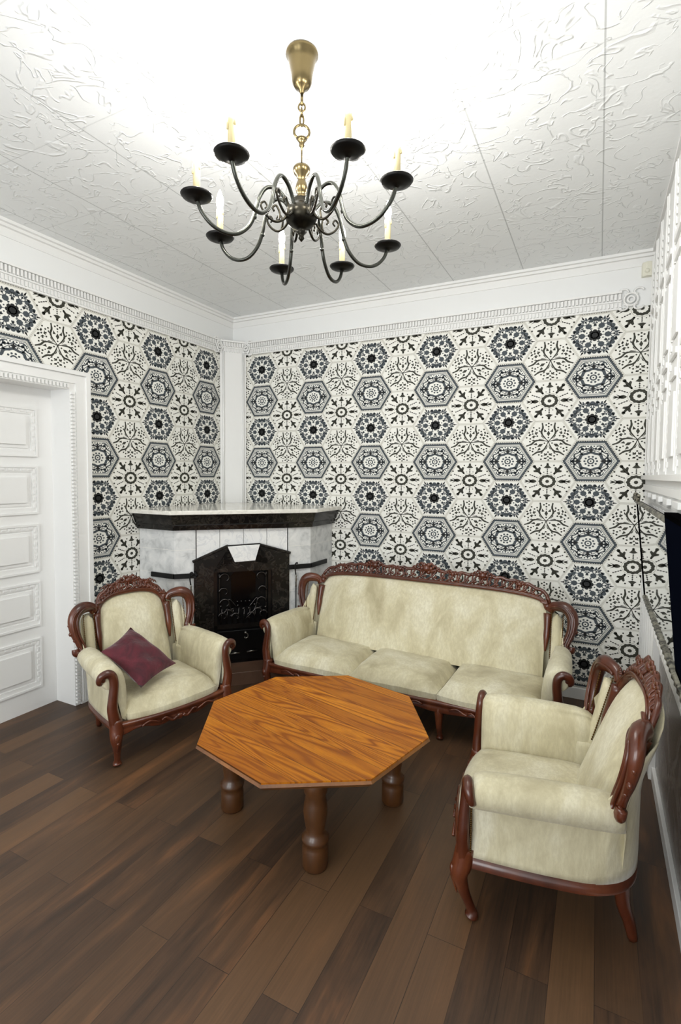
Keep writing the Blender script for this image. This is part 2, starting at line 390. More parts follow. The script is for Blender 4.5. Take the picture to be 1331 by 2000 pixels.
# lotus tile
for a in (pi/2, pi/2+2*pi/3, pi/2-2*pi/3):
    for s_ in (1, -1):
        put(M_L, 3, stroke(spline([(0, 0), (.24, .20*s_), (.48, .31*s_), (.70, .25*s_), (.96, .28*s_)], 4), [.035]*3+[.06]*4+[.085]*7+[.065]*3), a)
        put(M_L, 3, [[(.50, .07*s_), (.66, .19*s_), (.48, .20*s_)]], a)
    put(M_L, 3, [[(.26, 0), (.40, .075), (.56, 0), (.40, -.075)], circ(.19, 0, .04, 6), circ(.63, 0, .035, 6)], a)
    put(M_L, 3, [circ(x, y, .045, 6) for x, y in ((.76, 0), (.85, .11), (.85, -.11), (.92, 0))], a)
    put(M_L, 3, [circ(x, y, .043, 6) for x, y in ((.56, 0), (.66, .14), (.66, -.14), (.80, 0), (.88, .13), (.88, -.13), (.76, .27), (.76, -.27), (.97, .02), (.93, .30), (.93, -.30), (.70, .40), (.70, -.40))], a+pi/3)
    for s_ in (1, -1):
        put(M_L, 3, [[(.20, .0), (.44, .15*s_), (.40, .07*s_)], [(.60, .04*s_), (.76, .20*s_), (.72, .04*s_)], [(.82, .05*s_), (.92, .20*s_), (.92, .06*s_)], [(.50, .24*s_), (.66, .34*s_), (.62, .24*s_)]], a+pi/3)
# sun tile
put(M_S, 3, [circ(0, 0, .085, 8)]+ringq(0, 0, .21, .34, 24, 1.1, .05, 12)); put(M_S, 4, ringq(0, 0, .39, .405, 24, 1.1))
for a in (0, pi):
    put(M_S, 3, leaf(.46, .80, .095)+[[(.6, -.025), (1.0, -.018), (1.0, .018), (.6, .025)], [(.66, .04), (.90, .14), (.76, .02)], [(.66, -.04), (.90, -.14), (.76, -.02)], [(.80, .02), (1.02, .09), (.92, .0)], [(.80, -.02), (1.02, -.09), (.92, .0)]], a)
for a in (pi/2, -pi/2):
    put(M_S, 3, [circ(r_, 0, .035, 6) for r_ in (.42, .51, .60)]+stroke([(.40, 0), (.7, 0)], .016), a)
    put(M_S, 3, [[(.68, -.04), (.72, -.17), (.80, -.08), (.93, 0), (.80, .08), (.72, .17), (.68, .04)], circ(.90, 0, .06, 6)], a)
for a in (.93, pi-.93, -.93, pi+.93):
    put(M_S, 3, [[(.46, -.035), (.64, -.06), (.98, -.045), (.98, .045), (.64, .06), (.46, .035)], [(.60, .03), (.74, .19), (.82, .17), (.78, .03)], [(.60, -.03), (.74, -.19), (.82, -.17), (.78, -.03)], circ(.97, 0, .08, 7), circ(.50, .0, .05, 6)], a)
for a in (.42, -.42, pi-.42, pi+.42):
    put(M_S, 3, [circ(r_, 0, .033, 6) for r_ in (.50, .61, .72, .83)]+stroke([(.48, 0), (.84, 0)], .022)+[circ(.98, .12, .045, 6), circ(.98, -.12, .045, 6)], a)
for a in (1.25, pi-1.25, -1.25, pi+1.25): put(M_S, 3, [circ(.88, 0, .04, 6), circ(.5, 0, .028, 5)], a)

def clip(poly, x0, x1, z0, z1):
    for ax, v, sg in ((0, x0, 1), (0, x1, -1), (1, z0, 1), (1, z1, -1)):
        out = []; n = len(poly)
        for i in range(n):
            p, q = poly[i], poly[(i+1) % n]; a, c = (p[ax]-v)*sg, (q[ax]-v)*sg
            if a >= 0: out.append(p)
            if a*c < 0:
                t = a/(a-c); out.append((p[0]+(q[0]-p[0])*t, p[1]+(q[1]-p[1])*t))
        poly = out
        if len(poly) < 3: return None
    return poly
def wallpaper(bm_, s0, ds, rects, to3d, inks=None):
    bH = .159; st = 1.117; zt = 2.8257; dz = .3181
    for r_ in rects: bm_.add([to3d(r_[0], r_[2], 0), to3d(r_[1], r_[2], 0), to3d(r_[1], r_[3], 0), to3d(r_[0], r_[3], 0)], [(0, 1, 2, 3)], 0)
    smax = max(r_[1] for r_ in rects)
    i = -1.0
    while s0+ds*i < smax+.25:
        s = s0+ds*i; isA = abs(i-round(i)) < .01
        for j in range(-2, 10):
            z = zt-dz*(j if isA else j+.5)
            if z < -.2 or z > 3.3: continue
            if isA: mot = M_F if j % 2 == 0 else M_M
            else: mot = M_L if j % 2 == 0 else M_S
            k_ = ds/3/.1836/st*1.0
            for lr in ((.955, .967), (1.0, 1.01)) if not (mot is M_M) else ((1.0, 1.01),):
                for p in hexring(*lr):
                    q = [(s+x*bH*ds/3*sqrt(3)/2/bH, z+y*bH) for x, y in p]
                    for r_ in rects:
                        c = clip(q, *r_)
                        if c: bm_.add([to3d(a, d, .0005) for a, d in c], [tuple(range(len(c)))], 4)
            for p, ink in mot:
                sc = .97 if mot is M_F else (.96 if mot is not M_M else 1)
                q = [(s+x*sc*ds/3*sqrt(3)/2, z+y*bH*sc) for x, y in p]
                xs_ = [a for a, _ in q]; zs_ = [d for _, d in q]
                for r_ in rects:
                    if max(xs_) < r_[0] or min(xs_) > r_[1] or max(zs_) < r_[2] or min(zs_) > r_[3]: continue
                    c = clip(q, *r_)
                    if c: bm_.add([to3d(a, d, .0009 if ink != 2 else .0012) for a, d in c], [tuple(range(len(c)))], ink)
        i += .5
PMATS = [PAPER, INK_B, INK_D, INK_O, INK_L, WALLW]
b = MB(); b.box((-.2, .003, 0), (XR+.2, .15, H), 5); b.box((0, -.004, RAIL), (XR, .003, H), 5)
wallpaper(b, .3726, .6151, [(0, XR, .0, RAIL)], lambda s, z, o: (s, -o, z))
struct(b.build('wall_back', PMATS, smooth=False))
b = MB()
b.box((-.25, LW0, 0), (-.003, .003, H), 5); b.box((-.25, DW1, DT), (-.003, LW0, H), 5); b.box((-.25, YF, 0), (-.003, DW1, H), 5)
b.box((-.003, YF, RAIL), (.004, 0, H), 5)
wallpaper(b, .4123, .6266, [(0, -LW0, 0, RAIL), (-LW0, 3.6, DT, RAIL)], lambda s, z, o: (o, -s, z))
b.box((-.003, YF, 0), (.002, -3.6, RAIL), 5); b.box((-.003, -3.6, 0), (.002, DW1, DT), 5)
struct(b.build('wall_left', PMATS, smooth=False))
b = MB(); b.box((XR, YF, 0), (XR+.2, 0, H), 0); b.box((XR-.012, YF, 0), (XR, -1.0, .84), 1)
struct(b.build('wall_right', [WALLW, GREYW], smooth=False))

# ---- crown mouldings (trim_1), dentil rail (trim_2), corner pilaster (trim_3), door casing, baseboards
b = MB()
for (z0, z1, d) in ((H-.02, H, .055), (H-.04, H-.02, .03), (H-.10, H-.09, .012), (H-.09, H-.04, .006)):
    b.box((0, -d, z0), (XR, 0, z1)); b.box((0, YF, z0), (d, -d, z1)); b.box((XR-d, YF, z0), (XR, -d, z1))
struct(b.build('trim_1', WHITE, smooth=False))
def rail(bm_, p0, p1, nrm, z0=RAIL-.01):
    p0, p1, nrm = Vector(p0), Vector(p1), Vector(nrm); L = (p1-p0).length; t = (p1-p0)/L
    def bar(a0, a1, za, zb, d):
        q = [p0+t*a0, p0+t*a1, p0+t*a1+nrm*d, p0+t*a0+nrm*d]; bm_.prism([(v.x, v.y) for v in q], za, zb)
    bar(0, L, z0, z0+.012, .022); bar(0, L, z0+.012, z0+.115, .008); bar(0, L, z0+.115, z0+.13, .034); bar(0, L, z0+.055, z0+.065, .02)
    n = int(L/.026)
    for k in range(n):
        a = (k+.25)*L/n; bar(a, a+.013, z0+.07, z0+.112, .028); bar(a+.006, a+.018, z0+.016, z0+.05, .02)
b = MB()
rail(b, (.17, 0, 0), (3.62, 0, 0), (0, -1, 0)); rail(b, (0, YF+3, 0), (0, -.22, 0), (1, 0, 0)); rail(b, (0, -.22, 0), (.17, 0, 0), (.79, -.61, 0))
for c, ax in (((.19, -.03), 'y'), ((3.68, -.02), 'y'), ((.03, -.25), 'x')):   # rosettes and curls
    for k in range(2):
        R_ = .045 if k == 0 else .022
        ring = [(c[0]+(R_*cos(a) if ax == 'y' else 0), c[1]+(R_*cos(a) if ax == 'x' else 0), RAIL+.055+R_*sin(a)) for a in [2*pi*i/16 for i in range(16)]]
        b.tube(ring, .008, 6, closed=True)
    for s_ in (-1, 1):
        cur = [((.05+.03*cos(a))*s_*(1 if 1 else 0), .11+.022*sin(a)) for a in [i*.5 for i in range(10)]]
        b.tube([(c[0]+(u if ax == 'y' else 0), c[1]+(u if ax == 'x' else 0), RAIL+w) for u, w in cur], .007, 6)
        b.tube([(c[0]+(u if ax == 'y' else 0), c[1]+(u if ax == 'x' else 0), RAIL+.10-w*.9) for u, w in cur], .007, 6)
struct(b.build('trim_2', WHITE))
b = MB(); b.prism([(0, 0), (0, -.215), (.02, -.235), (.185, -.02), (.17, 0)], 0, RAIL)
for f_ in (.12, .88):
    x, y = .02+.165*f_, -.235+.215*f_
    b.tube([(x+.004, y-.004, 1.3), (x+.004, y-.004, RAIL)], .012, 8)
struct(b.build('trim_3', WHITE))
b = MB(); b.box((1.2, -.02, 0), (XR, 0, .09)); struct(b.build('baseboard_back', WHITE, bevel=.004, smooth=False))
b = MB(); b.box((0, LW0+.02, 0), (.02, -1.27, .09)); struct(b.build('baseboard_left', WHITE, bevel=.004, smooth=False))
b = MB(); b.box((XR-.03, YF, 0), (XR, 0, .075)); struct(b.build('baseboard_right', WHITE, bevel=.004, smooth=False))

# ---- door (recessed in the left wall) with casing
DR = -1.926
b = MB(); b.box((-.21, DW1-.02, 0), (-.17, DR+.01, DT))
door = struct(b.build('door_1', WHITE, smooth=False))
tops = [(2.215, 1.865), (1.80, 1.45), (1.375, 1.02), (.95, .62), (.53, .16)]
for z1, z0 in tops:
    for (ya, yb) in ((-2.10, -2.42), (-2.50, -2.82)):
        q = MB(); x = -.17
        ya2, yb2 = ya, yb
        def fr(a0, a1, z0_, z1_, d0, w):      # mitred moulding ring
            O = [(a0, z0_), (a1, z0_), (a1, z1_), (a0, z1_)]; I_ = [(a0-w, z0_+w), (a1+w, z0_+w), (a1+w, z1_-w), (a0-w, z1_-w)]
            for k in range(4):
                m = (k+1) % 4; q.slab([(x-.004, *O[k]), (x-.004, *O[m]), (x-.004, *I_[m]), (x-.004, *I_[k])], (d0+.004, 0, 0))
        if ya == -2.10:
            ya2, yb2 = -2.045, -2.86
            fr(ya2, yb2, z0, z1, .016, .014); fr(ya2-.014, yb2+.014, z0+.014, z1-.014, .008, .03)
            q.box((x, yb2+.085, z0+.085), (x+.02, ya2-.085, z1-.085))
            q.slab([(x, ya2-.06, z0+.06), (x, yb2+.06, z0+.06), (x, yb2+.06, z1-.06), (x, ya2-.06, z1-.06)], (.006, 0, 0))
            n = int((z1-z0-.05)/.045)
            for k in range(n):
                zc = z0+.03+(z1-z0-.05)*(k+.3)/n; q.box((x+.006, ya2-.034, zc), (x+.014, ya2-.018, zc+.028))
            m_ = 16
            for k in range(m_):
                yc = ya2-.03-(ya2-yb2-.06)*(k+.3)/m_; q.box((x+.006, yc-.03, z1-.034), (x+.014, yc, z1-.018))
            q.build('door_panel', WHITE, door, smooth=False)
b = MB()
b.box((-.17, DR, 0), (.0, LW0-.0, DT)) ; b.box((-.17, DW1, DT-.035), (0, DR, DT+.0))           # jamb lining
b.box((0, DR, 0), (.045, -1.775, 2.485)); b.box((0, -3.2, 2.36), (.045, DR, 2.485))            # casing
b.box((.045, DR+.045, 0), (.055, -1.80, 2.46)); b.box((.045, -3.2, 2.405), (.055, DR+.045, 2.46))
b.box((0, -1.80, 0), (.065, -1.765, 2.47)); b.box((0, -3.2, 2.47), (.065, -1.765, 2.50))
n = 86
for k in range(n):                                                                              # dentil strip
    z = .02+2.33*k/n; b.box((.045, DR+.006, z), (.062, DR+.034, z+.016))
for k in range(44):
    y = DR-.01-1.2*k/44; b.box((.045, y-.016, 2.368), (.062, y, 2.395))
for k in range(6):
    y = -1.79+.0; z0 = 0
for k in range(5): b.box((.055, -1.87+.016*k, .02), (.06, -1.862+.016*k, .52))
struct(b.build('trim_4', WHITE, smooth=False))

# ---- white carved panelling on the right wall (trim_5)
b = MB(); PX = XR-.045
b.box((PX, -2.3, 1.60), (XR, 0, H-.05)); b.box((PX-.012, -2.3, 1.66), (PX, 0, 1.70)); b.box((PX-.03, -2.3, 1.735), (PX, 0, 1.765))
b.box((PX, -1.0, 0), (XR, 0, .84)); b.box((PX, -2.3, .84), (XR, 0, 1.60))
ribs = [-.02, -.30, -.58, -.90, -1.25, -1.62, -2.0]
for i, y in enumerate(ribs):
    b.box((PX-.007, y-.06, 1.765), (PX, y, H-.06))
    b.tube([(PX-.005, y-.03, 1.78), (PX-.005, y-.03, H-.06)], .008, 6)
    n = 30
    for k in range(n):
        z = 1.80+(H-1.95)*k/n; b.box((PX-.007, y-.10, z), (PX, y-.075, z+.03))
for i in range(len(ribs)-1):
    y0, y1 = ribs[i]-.11, ribs[i+1]+.03
    for z in (2.32, 2.90): b.box((PX-.014, y1, z), (PX, y0, z+.03)); b.box((PX-.012, y1+.02, z-.10), (PX, y0-.02, z-.06))
    b.box((PX-.012, y1+.03, 1.85), (PX, y0-.03, 2.15)); b.box((PX-.012, y1+.03, 2.42), (PX, y0-.03, 2.76))
    b.box((PX-.02, y1+.04, 1.62), (PX, y0-.04, 1.65))
for k in range(22):
    y = -.05-.075*k; b.tube([(PX+.004, y, .86 if y < -1 else .05), (PX+.004, y, 1.58)], .008 if k % 2 else .010, 6)
n = 34
for k in range(n): b.box((PX-.006, -.185, .1+1.45*k/n), (PX, -.145, .1+1.45*k/n+.028))
struct(b.build('trim_5', WHITE, smooth=False, bevel=.002))

# ------------------------------------------------------------ corner fireplace
def UC(u, c): return ((u*sqrt(2)+c)/2, (u*sqrt(2)-c)/2)
fp = thing('corner_fireplace', 'corner fireplace with white slab top, black marble frieze, grey tiles and black cast iron front', 'fireplace', (0, 0, 0))
L0, L1, L2_, R2_, R1, R0 = (0, -1.273), (.405, -1.273), UC(-.443, 1.675), UC(.344, 1.675), (1.206, -.42), (1.206, 0)
HZ = .11
b = MB(); b.prism([(.006, -1.30), (.60, -1.30), UC(-.52, 1.95), UC(.42, 1.95), (1.195, -.62), (1.195, -.03), (.24, -.03), (.026, -.29)], 0, HZ)
b.build('hearth', HEARTH, fp, bevel=.004, smooth=False)
b = MB()
b.prism([(.006, -1.273), L1, L2_, UC(-.443, 1.61), (.006, -.65)], HZ, 1.285)
b.prism([R2_, R1, (1.206, -.006), (.65, -.006), UC(.344, 1.61)], HZ, 1.285)
b.build('tiled_pier', TILE, fp, bevel=.003, smooth=False)
b = MB()
us = [-.437, -.245, -.045, .155, .338]
for i in range(4):
    p, q = UC(us[i]+.0015, 1.655), UC(us[i+1]-.0015, 1.655); p2, q2 = UC(us[i]+.0015, 1.60), UC(us[i+1]-.0015, 1.60)
    b.prism([p, q, q2, p2], .95, 1.285)
b.build('overmantel_tile', TILEW, fp, bevel=.002, smooth=False)
b = MB(); b.prism([UC(-.443, 1.60), UC(.344, 1.60), UC(.344, 1.3), UC(-.443, 1.3)], HZ, 1.285); b.build('firebox_back', IRONB, fp, smooth=False)
def offs(d): return [(.006, -1.273-d), (L1[0]+d*.55, L1[1]-d), (L2_[0]+d*.75, L2_[1]-d*.65), (R2_[0]+d*.65, R2_[1]-d*.75), (R1[0]+d, R1[1]-d*.55), (1.206+d, -.006), (.21, -.006), (.19, -.022), (.024, -.245), (.006, -.26)]
b = MB(); b.prism(offs(.025), 1.285, 1.325, 0, offs(.035)); b.prism(offs(.035), 1.325, 1.335); b.prism(offs(.045), 1.335, 1.418, 0, offs(.075))
b.build('frieze', BLACKM, fp, smooth=False)
b = MB(); b.prism(offs(.10), 1.418, 1.452); b.build('mantel_slab', SLAB, fp, bevel=.005, smooth=False)
def uz(u, z, c): x, y = UC(u, c); return (x, y, z)
NV = Vector((1, -1, 0)).normalized()
def plate(bm_, pts, c, th, mi=0): bm_.slab([uz(u, z, c) for u, z in pts], NV*th, mi)
b = MB()
for P_ in ([(-.46, HZ), (-.30, HZ), (-.30, .93), (-.46, 1.0)], [(.185+.015, HZ), (.35, HZ), (.35, 1.04), (.20, .97)],
           [(-.46, 1.0), (-.30, .93), (-.14, .99), (-.175, 1.14), (-.46, 1.022)], [(.20, .97), (.35, 1.04), (.35, 1.062), (.09, 1.138), (.05, 1.0)],
           [(-.30, .92), (.20, .92), (.20, .97), (.09, 1.13), (-.175, 1.13), (-.30, .93)]):
    plate(b, P_, 1.655, .03)
b.tube([uz(-.47, 1.02, 1.70), uz(-.18, 1.145, 1.70)], .012, 6); b.tube([uz(.09, 1.145, 1.70), uz(.36, 1.062, 1.70)], .012, 6)
b.build('surround', BLACKM, fp, smooth=False)
b = MB(); plate(b, [(-.19, 1.15), (.092, 1.16), (.092, 1.15), (-.19, 1.14)], 1.70, .012); b.build('keystone_cap', IRONB, fp, smooth=False)
b = MB(); plate(b, [(-.125, 1.005), (.048, 1.012), (.088, 1.15), (-.185, 1.14)], 1.695, .022); b.build('keystone', TILEW, fp, bevel=.003, smooth=False)
b = MB()
plate(b, [(-.30, HZ), (.20, HZ), (.20, 1.0), (-.30, 1.0)], 1.60, .015)
fi = b.build('iron_front', IRON, fp, smooth=False)
b = MB()
for P_ in ([(-.30, .45), (-.27, .45), (-.27, .93), (-.30, .93)], [(.17, .45), (.20, .45), (.20, .93), (.17, .93)], [(-.27, .42), (.17, .42), (.17, .46), (-.27, .46)]): plate(b, P_, 1.625, .012)
def curl(u0, z0, r, a0, a1, c=1.655, rr=.008, n=14):
    return [uz(u0+r*(1-.6*k/n)*cos(a0+(a1-a0)*k/n), z0+r*(1-.6*k/n)*sin(a0+(a1-a0)*k/n), c) for k in range(n+1)]
for s_ in (-1, 1):
    u0 = -.05
    for (du, z0, r) in ((.15, .86, .05), (.16, .74, .045), (.15, .64, .05), (.12, .55, .045), (.06, .52, .04), (.17, .53, .04)):
        b.tube(curl(u0+s_*du, z0, r, 0 if s_ > 0 else pi, (4.4 if s_ > 0 else pi-4.4)), [.011-.0004*k for k in range(15)], 6)
    b.tube([uz(u0+s_*(.2-.0*k), .5+.42*k/8, 1.65) for k in range(9)], .007, 6)
    b.tube(spline([uz(u0+s_*.02, .50, 1.655), uz(u0+s_*.10, .58, 1.655), uz(u0+s_*.12, .68, 1.655), uz(u0+s_*.05, .60, 1.655)], 5), .006, 6)
for k in range(9):
    u = -.24+.048*k; b.ball(uz(u, .60+.02*cos(k*2.1), 1.655), .012, 8); b.tube([uz(u, .46, 1.65), uz(u+.01, .60, 1.65)], .006, 6)
for k in range(4): b.ball(uz(-.10+.035*k, .655, 1.66), .008, 8)
b.build('grate_scrollwork', IRONG, fi)
b = MB(); plate(b, [(-.15, .60), (.06, .60), (.06, .88), (.02, .92), (-.11, .92), (-.15, .88)], 1.622, .006); b.build('door_glass', SOOT, fi, smooth=False)
b = MB(); plate(b, [(-.27, HZ+.03), (.17, HZ+.03), (.17, .40), (-.27, .40)], 1.63, .012)
dr_ = b.build('ash_door', IRON, fp, smooth=False, bevel=.004)
b = MB(); b.ball(uz(-.03, .375, 1.655), .012); b.tube(curl(-.03, .345, .028, pi/2, -2.6, 1.66), .006, 6); b.build('handle', STEEL, dr_)
b = MB(); b.tube([uz(-.16, .20, 1.655), uz(-.12, .206, 1.665), uz(-.08, .205, 1.655)], .007, 6); b.build('latch', STEEL, dr_)
b = MB(); b.tube([uz(-.02, .205, 1.655), uz(.02, .212, 1.665), uz(.07, .21, 1.655)], .007, 6); b.build('latch', STEEL, dr_)
# iron bars round the piers
b = MB(); bar = [(.16, -1.283), (L1[0]+.008, -1.285), (L2_[0]+.012, L2_[1]-.008)]
for i in range(2):
    (xa, ya), (xb, yb) = bar[i], bar[i+1]; b.slab([(xa, ya, .885), (xb, yb, .885), (xb, yb, .925), (xa, ya, .925)], (0, -.012, 0) if i == 0 else tuple(NV*.014))
b.tube([(L2_[0]-.02, L2_[1]-.04, .90), (L2_[0]+.03, L2_[1]-.04, .93), (L2_[0]+.06, L2_[1]-.05, .91)], .01, 6)
b.build('iron_bar', IRONB, fp, smooth=False)
b = MB(); bar = [(R2_[0]+.0, R2_[1]-.012), (R1[0]+.006, R1[1]-.008), (1.214, -.14)]
for i in range(2):
    (xa, ya), (xb, yb) = bar[i], bar[i+1]; b.slab([(xa, ya, .915), (xb, yb, .915), (xb, yb, .955), (xa, ya, .955)], (.012, 0, 0) if i == 1 else tuple(NV*.014))
b.build('iron_bar', IRONB, fp, smooth=False)
def tool(loc, label, L=.62):
    t = thing('fireplace_poker', label, 'poker', loc)
    q = MB(); q.tube(spline([(.0, 0, .0), (.012, -.02, .012), (.0, -.03, 0), (-.004, -.026, -.05), (0, -.02, -.1)], 5), .006, 8); q.tube([(0, -.02, -.14), (0, -.02, -L)], .0055, 8)
    q.tube([(0, -.02, -L+.03), (.02, -.02, -L), (.0, -.02, -L-.03)], [.006, .008, .003], 8); q.build('shaft', IRONB, t)
    q = MB(); q.lathe([(.004, -.09), (.010, -.105), (.006, -.12), (.011, -.135), (.005, -.16), (.007, -.2)], (0, -.02, 0), 12); q.build('handle', STEEL, t)
tool((L2_[0]+.012, L2_[1]-.052, .93), 'thin iron poker hanging on the bar left of the black hearth front')
tool((UC(.42, 1.68)[0]+.012, UC(.42, 1.68)[1]-.012, .965), 'thin iron poker hanging on the bar right of the black hearth front')

# ------------------------------------------------------------ octagonal coffee table
tb = thing('coffee_table', 'low octagonal orange oak coffee table on thick turned legs', 'table', (2.206, -2.098, 0), radians(-14.0))
TR = .615; oct_ = lambda r: [(r*cos(radians(22.5+45*k)), r*sin(radians(22.5+45*k))) for k in range(8)]
b = MB(); b.prism(oct_(TR-.012), .466, .473); b.build('tabletop', OAK, tb, smooth=False)
b = MB(); b.prism(oct_(TR-.004), .455, .466, 0, oct_(TR-.012)); b.prism(oct_(TR-.012), .448, .455, 0, oct_(TR-.004)); b.prism(oct_(TR-.03), .432, .448, 0, oct_(TR-.012))
b.build('moulded_edge', OAKEDGE, tb, smooth=False)
b = MB(); 
for k in range(4):
    a = radians(45+90*k); c, s_ = cos(a), sin(a)
    b.box((-.3, -.3, .40), (.3, -.27, .432)) if k == 0 else None
b.box((-.3, .27, .40), (.3, .3, .432)); b.box((-.3, -.27, .40), (-.27, .27, .432)); b.box((.27, -.27, .40), (.3, .27, .432))
b.build('underframe', OAKLEG, tb, smooth=False)
for k in range(4):
    a = radians(45+90*k); q = MB()
    q.lathe([(.05, 0), (.058, .012), (.058, .10), (.05, .115), (.060, .125), (.062, .14), (.048, .155), (.042, .175), (.050, .22), (.055, .26), (.05, .30), (.044, .33), (.052, .35), (.056, .37), (.058, .432)], (.425*cos(a), .425*sin(a), 0), 24)
    q.build('leg', OAKLEG, tb)

# ------------------------------------------------------------ carved sofa and armchairs
def sgn(x): return 1 if x >= 0 else -1
def make_seat(name, label, cat, loc, rz, Wd, ncush, group=None):
    T = thing(name, label, cat, (loc[0], loc[1], 0), rz, group)
    hw = .235+Wd                                     # half width of the back upholstery
    big = Wd > 0
    zc, zs, nn = (.905, .79, 4.0) if big else (.893, .735, 2.7)
    def yb(x, z):                                    # back plane, wings come forward
        ax = abs(x)-Wd
        w = min(max((ax-.20)/.20, 0), 1); w = w*w*(3-2*w)
        return .645+(z-.55)*.30-(.05+.12*max(z-.55, 0))*w
    def ztop(u): return zs+(zc-zs)*max(1-abs(u)**nn, 0)**(1/nn)
    # -- back upholstery
    q = MB(); rows = []
    NU, NZ = (40 if big else 20), 16
    for j in range(NZ+1):
        t = j/NZ; row = []
        for i in range(NU+1):
            u = -1+2*i/NU; u = math.copysign(abs(u)**.8, u) if not big else u
            zt_ = ztop(u*.999)-.008; z = .36+t*(zt_-.36); x = u*(hw+.004)*(1 if z > .6 else 1-.0*(.6-z))
            e = (1-abs(u)**6)*(1-t**8)
            row.append((x, yb(x, z)-.012-.05*e-.035*e*(1-t), z))
        rows.append(row)
    q.grid(rows); q.build('back_upholstery', VELVET, T)
    # -- seat cushions
    sw = .305+Wd
    xs_ = [-sw+2*sw*i/ncush for i in range(ncush+1)]
    for c in range(ncush):
        x0, x1 = xs_[c]+.002, xs_[c+1]-.002; q = MB(); rows = []; n = 14; rnd = random.Random(c*3+int(Wd*10))
        for j in range(n+1):
            v = j/n; row = []
            for i in range(n+1):
                u = i/n; x = x0+(x1-x0)*u
                eu = min(u, 1-u)*2; ev = min(v, 1-v)*2
                edge = (1-(1-eu)**5)*(1-(1-ev)**5)
                bow = .035*(1-((x)/(sw+.02))**2) if not big else .012
                yf = .05-bow; y = yf+(.585-yf)*v
                z = .315+.078*edge**.28+.014*sin(pi*u)*sin(pi*min(v*1.2, 1))+.004*sin(9*x+7*y)+rnd.uniform(-.0015, .0015)
                row.append((x+.010*(.5-u)*0, y-(.012*(1-abs(2*u-1)**4) if j == 0 else 0), z))
            rows.append(row)
        top = rows
        # rim down to the rail
        per = [(i, 0) for i in range(n+1)]+[(n, j) for j in range(1, n+1)]+[(i, n) for i in range(n-1, -1, -1)]+[(0, j) for j in range(n-1, 0, -1)]
        q.grid(top)
        cx, cy = (x0+x1)/2, .3
        def P(ij, dz, sc):
            p = top[ij[1]][ij[0]]; return (cx+(p[0]-cx)*sc, cy+(p[1]-cy)*sc, dz)
        q.grid([[top[ij[1]][ij[0]] for ij in per], [P(ij, .295, 1.012 if not big else 1.0) for ij in per], [P(ij, .272, .99) for ij in per]], closed_u=True)
        o = q.build('seat_cushion', VELVET, T); 
    # -- front rail with carving, side and back base rails
    q = MB(); rows = []
    N = 40
    def fy(x): return .035-(.04 if not big else .012)*(1-min(abs(x)/(.36+Wd), 1)**2)
    for dz, dy in ((.278, .012), (.276, -.006), (.262, -.010), (.25, .0), (.235, .002), (.222, -.006), (.212, .004), (.212, .03), (.278, .03)):
        rows.append([(x, fy(x)+dy, dz+((.012*cos(x/(.36+Wd)*pi*3) if dz < .23 else 0))) for x in [-(.345+Wd)+2*(.345+Wd)*i/N for i in range(N+1)]])
    q.grid(rows+[rows[0]])
    reps = [0] if not big else [-.66, 0, .66]
    for xc in reps:
        q.ball((xc, fy(xc)-.004, .222), .02, 10, sc=(1.3, .6, 1))
        for s_ in (-1, 1):
            q.tube([(xc+s_*(.02+.1*k/10), fy(xc)-.010, .232-.016*sin(k*.6)) for k in range(11)], [.012-.0007*k for k in range(11)], 6)
            q.tube([(xc+s_*(.12+.12*k/10), fy(xc+s_*.15)-.006, .24-.012*cos(k*.5)) for k in range(11)], [.007]*11, 6)
    q.build('front_rail', MAHOG, T)
    # plan path of the outer shell, from right front round the back
    path = spline([(.385+Wd, .075), (.389+Wd, .22), (.385+Wd, .38), (.368+Wd, .52), (.305+Wd, .63), (.19+Wd, .69)] + ([(0, .705)] if not big else [(.4, .70), (0, .70)]), 6)
    path = path+[(-x, y) for x, y in path[-2::-1]]
    q = MB(); sc_ = lambda p, d: (p[0]*(1-d/(.38+Wd)) , p[1]+ (-d if p[1] > .5 else 0)*1)
    q.grid([[(*p, .225) for p in path], [(*p, .27) for p in path], [(*sc_(p, .03), .27) for p in path], [(*sc_(p, .03), .225) for p in path], [(*p, .225) for p in path]])
    q.build('base_rail', MAHOG, T)
    # outer cloth shell
    q = MB(); rows = []
    for t in [k/10 for k in range(11)]:
        row = []
        for (x, y) in path:
            ax = abs(x)-Wd
            w = min(max((y-.42)/.22, 0), 1); w = w*w*(3-2*w)         # 0 along the arm, 1 round the back
            xt = x
            topz = .50*(1-w)+w*(.79 if ax > .24 else (ztop(min(abs(x)/hw, 1))))
            z = .268+t*(topz-.268)
            yt = yb(x, z)+.022
            k_ = w*t
            flare = 1+(.10*t*w*max(0, 1-abs(ax-.3)/.3) if not big else .0)
            row.append((x*flare-(0.012*sin(pi*t)*sgn(x) if w < .5 else 0), y*(1-k_)+max(yt, y-.0)*k_, z))
        rows.append(row)
    q.grid(rows); q.build('outer_cover', VELVET, T, solid=.006)
    # -- arms
    for s_ in (-1, 1):
        q = MB()
        sec = spline([(.285, .27), (.287, .36), (.288, .44), (.30, .53), (.328, .585), (.372, .607), (.417, .60), (.448, .57), (.452, .53), (.43, .495), (.400, .487), (.378, .475), (.372, .40), (.372, .29)], 3)
        cxs, czs = .365, .47; rows = []
        for y, k_ in ((.078, .0), (.070, .45), (.072, .76), (.086, .92), (.112, 1), (.16, 1.03), (.24, 1.04), (.34, 1.02), (.44, 1.0), (.52, .96), (.57, .88), (.60, .72), (.612, .45), (.615, .0)):
            tt = (y-.1)/.5
            rows.append([(s_*(Wd+cxs+(x-cxs)*k_-(.03*tt)*(1 if x > .33 else .3)-(min(max(y-.38, 0)*.8, .066) if (z < .48 and x > .33) else 0)), y, (czs+(z-czs)*(k_ if z > czs else min(1, k_*2)))+(.012*tt if z > .5 else 0)) for x, z in sec])
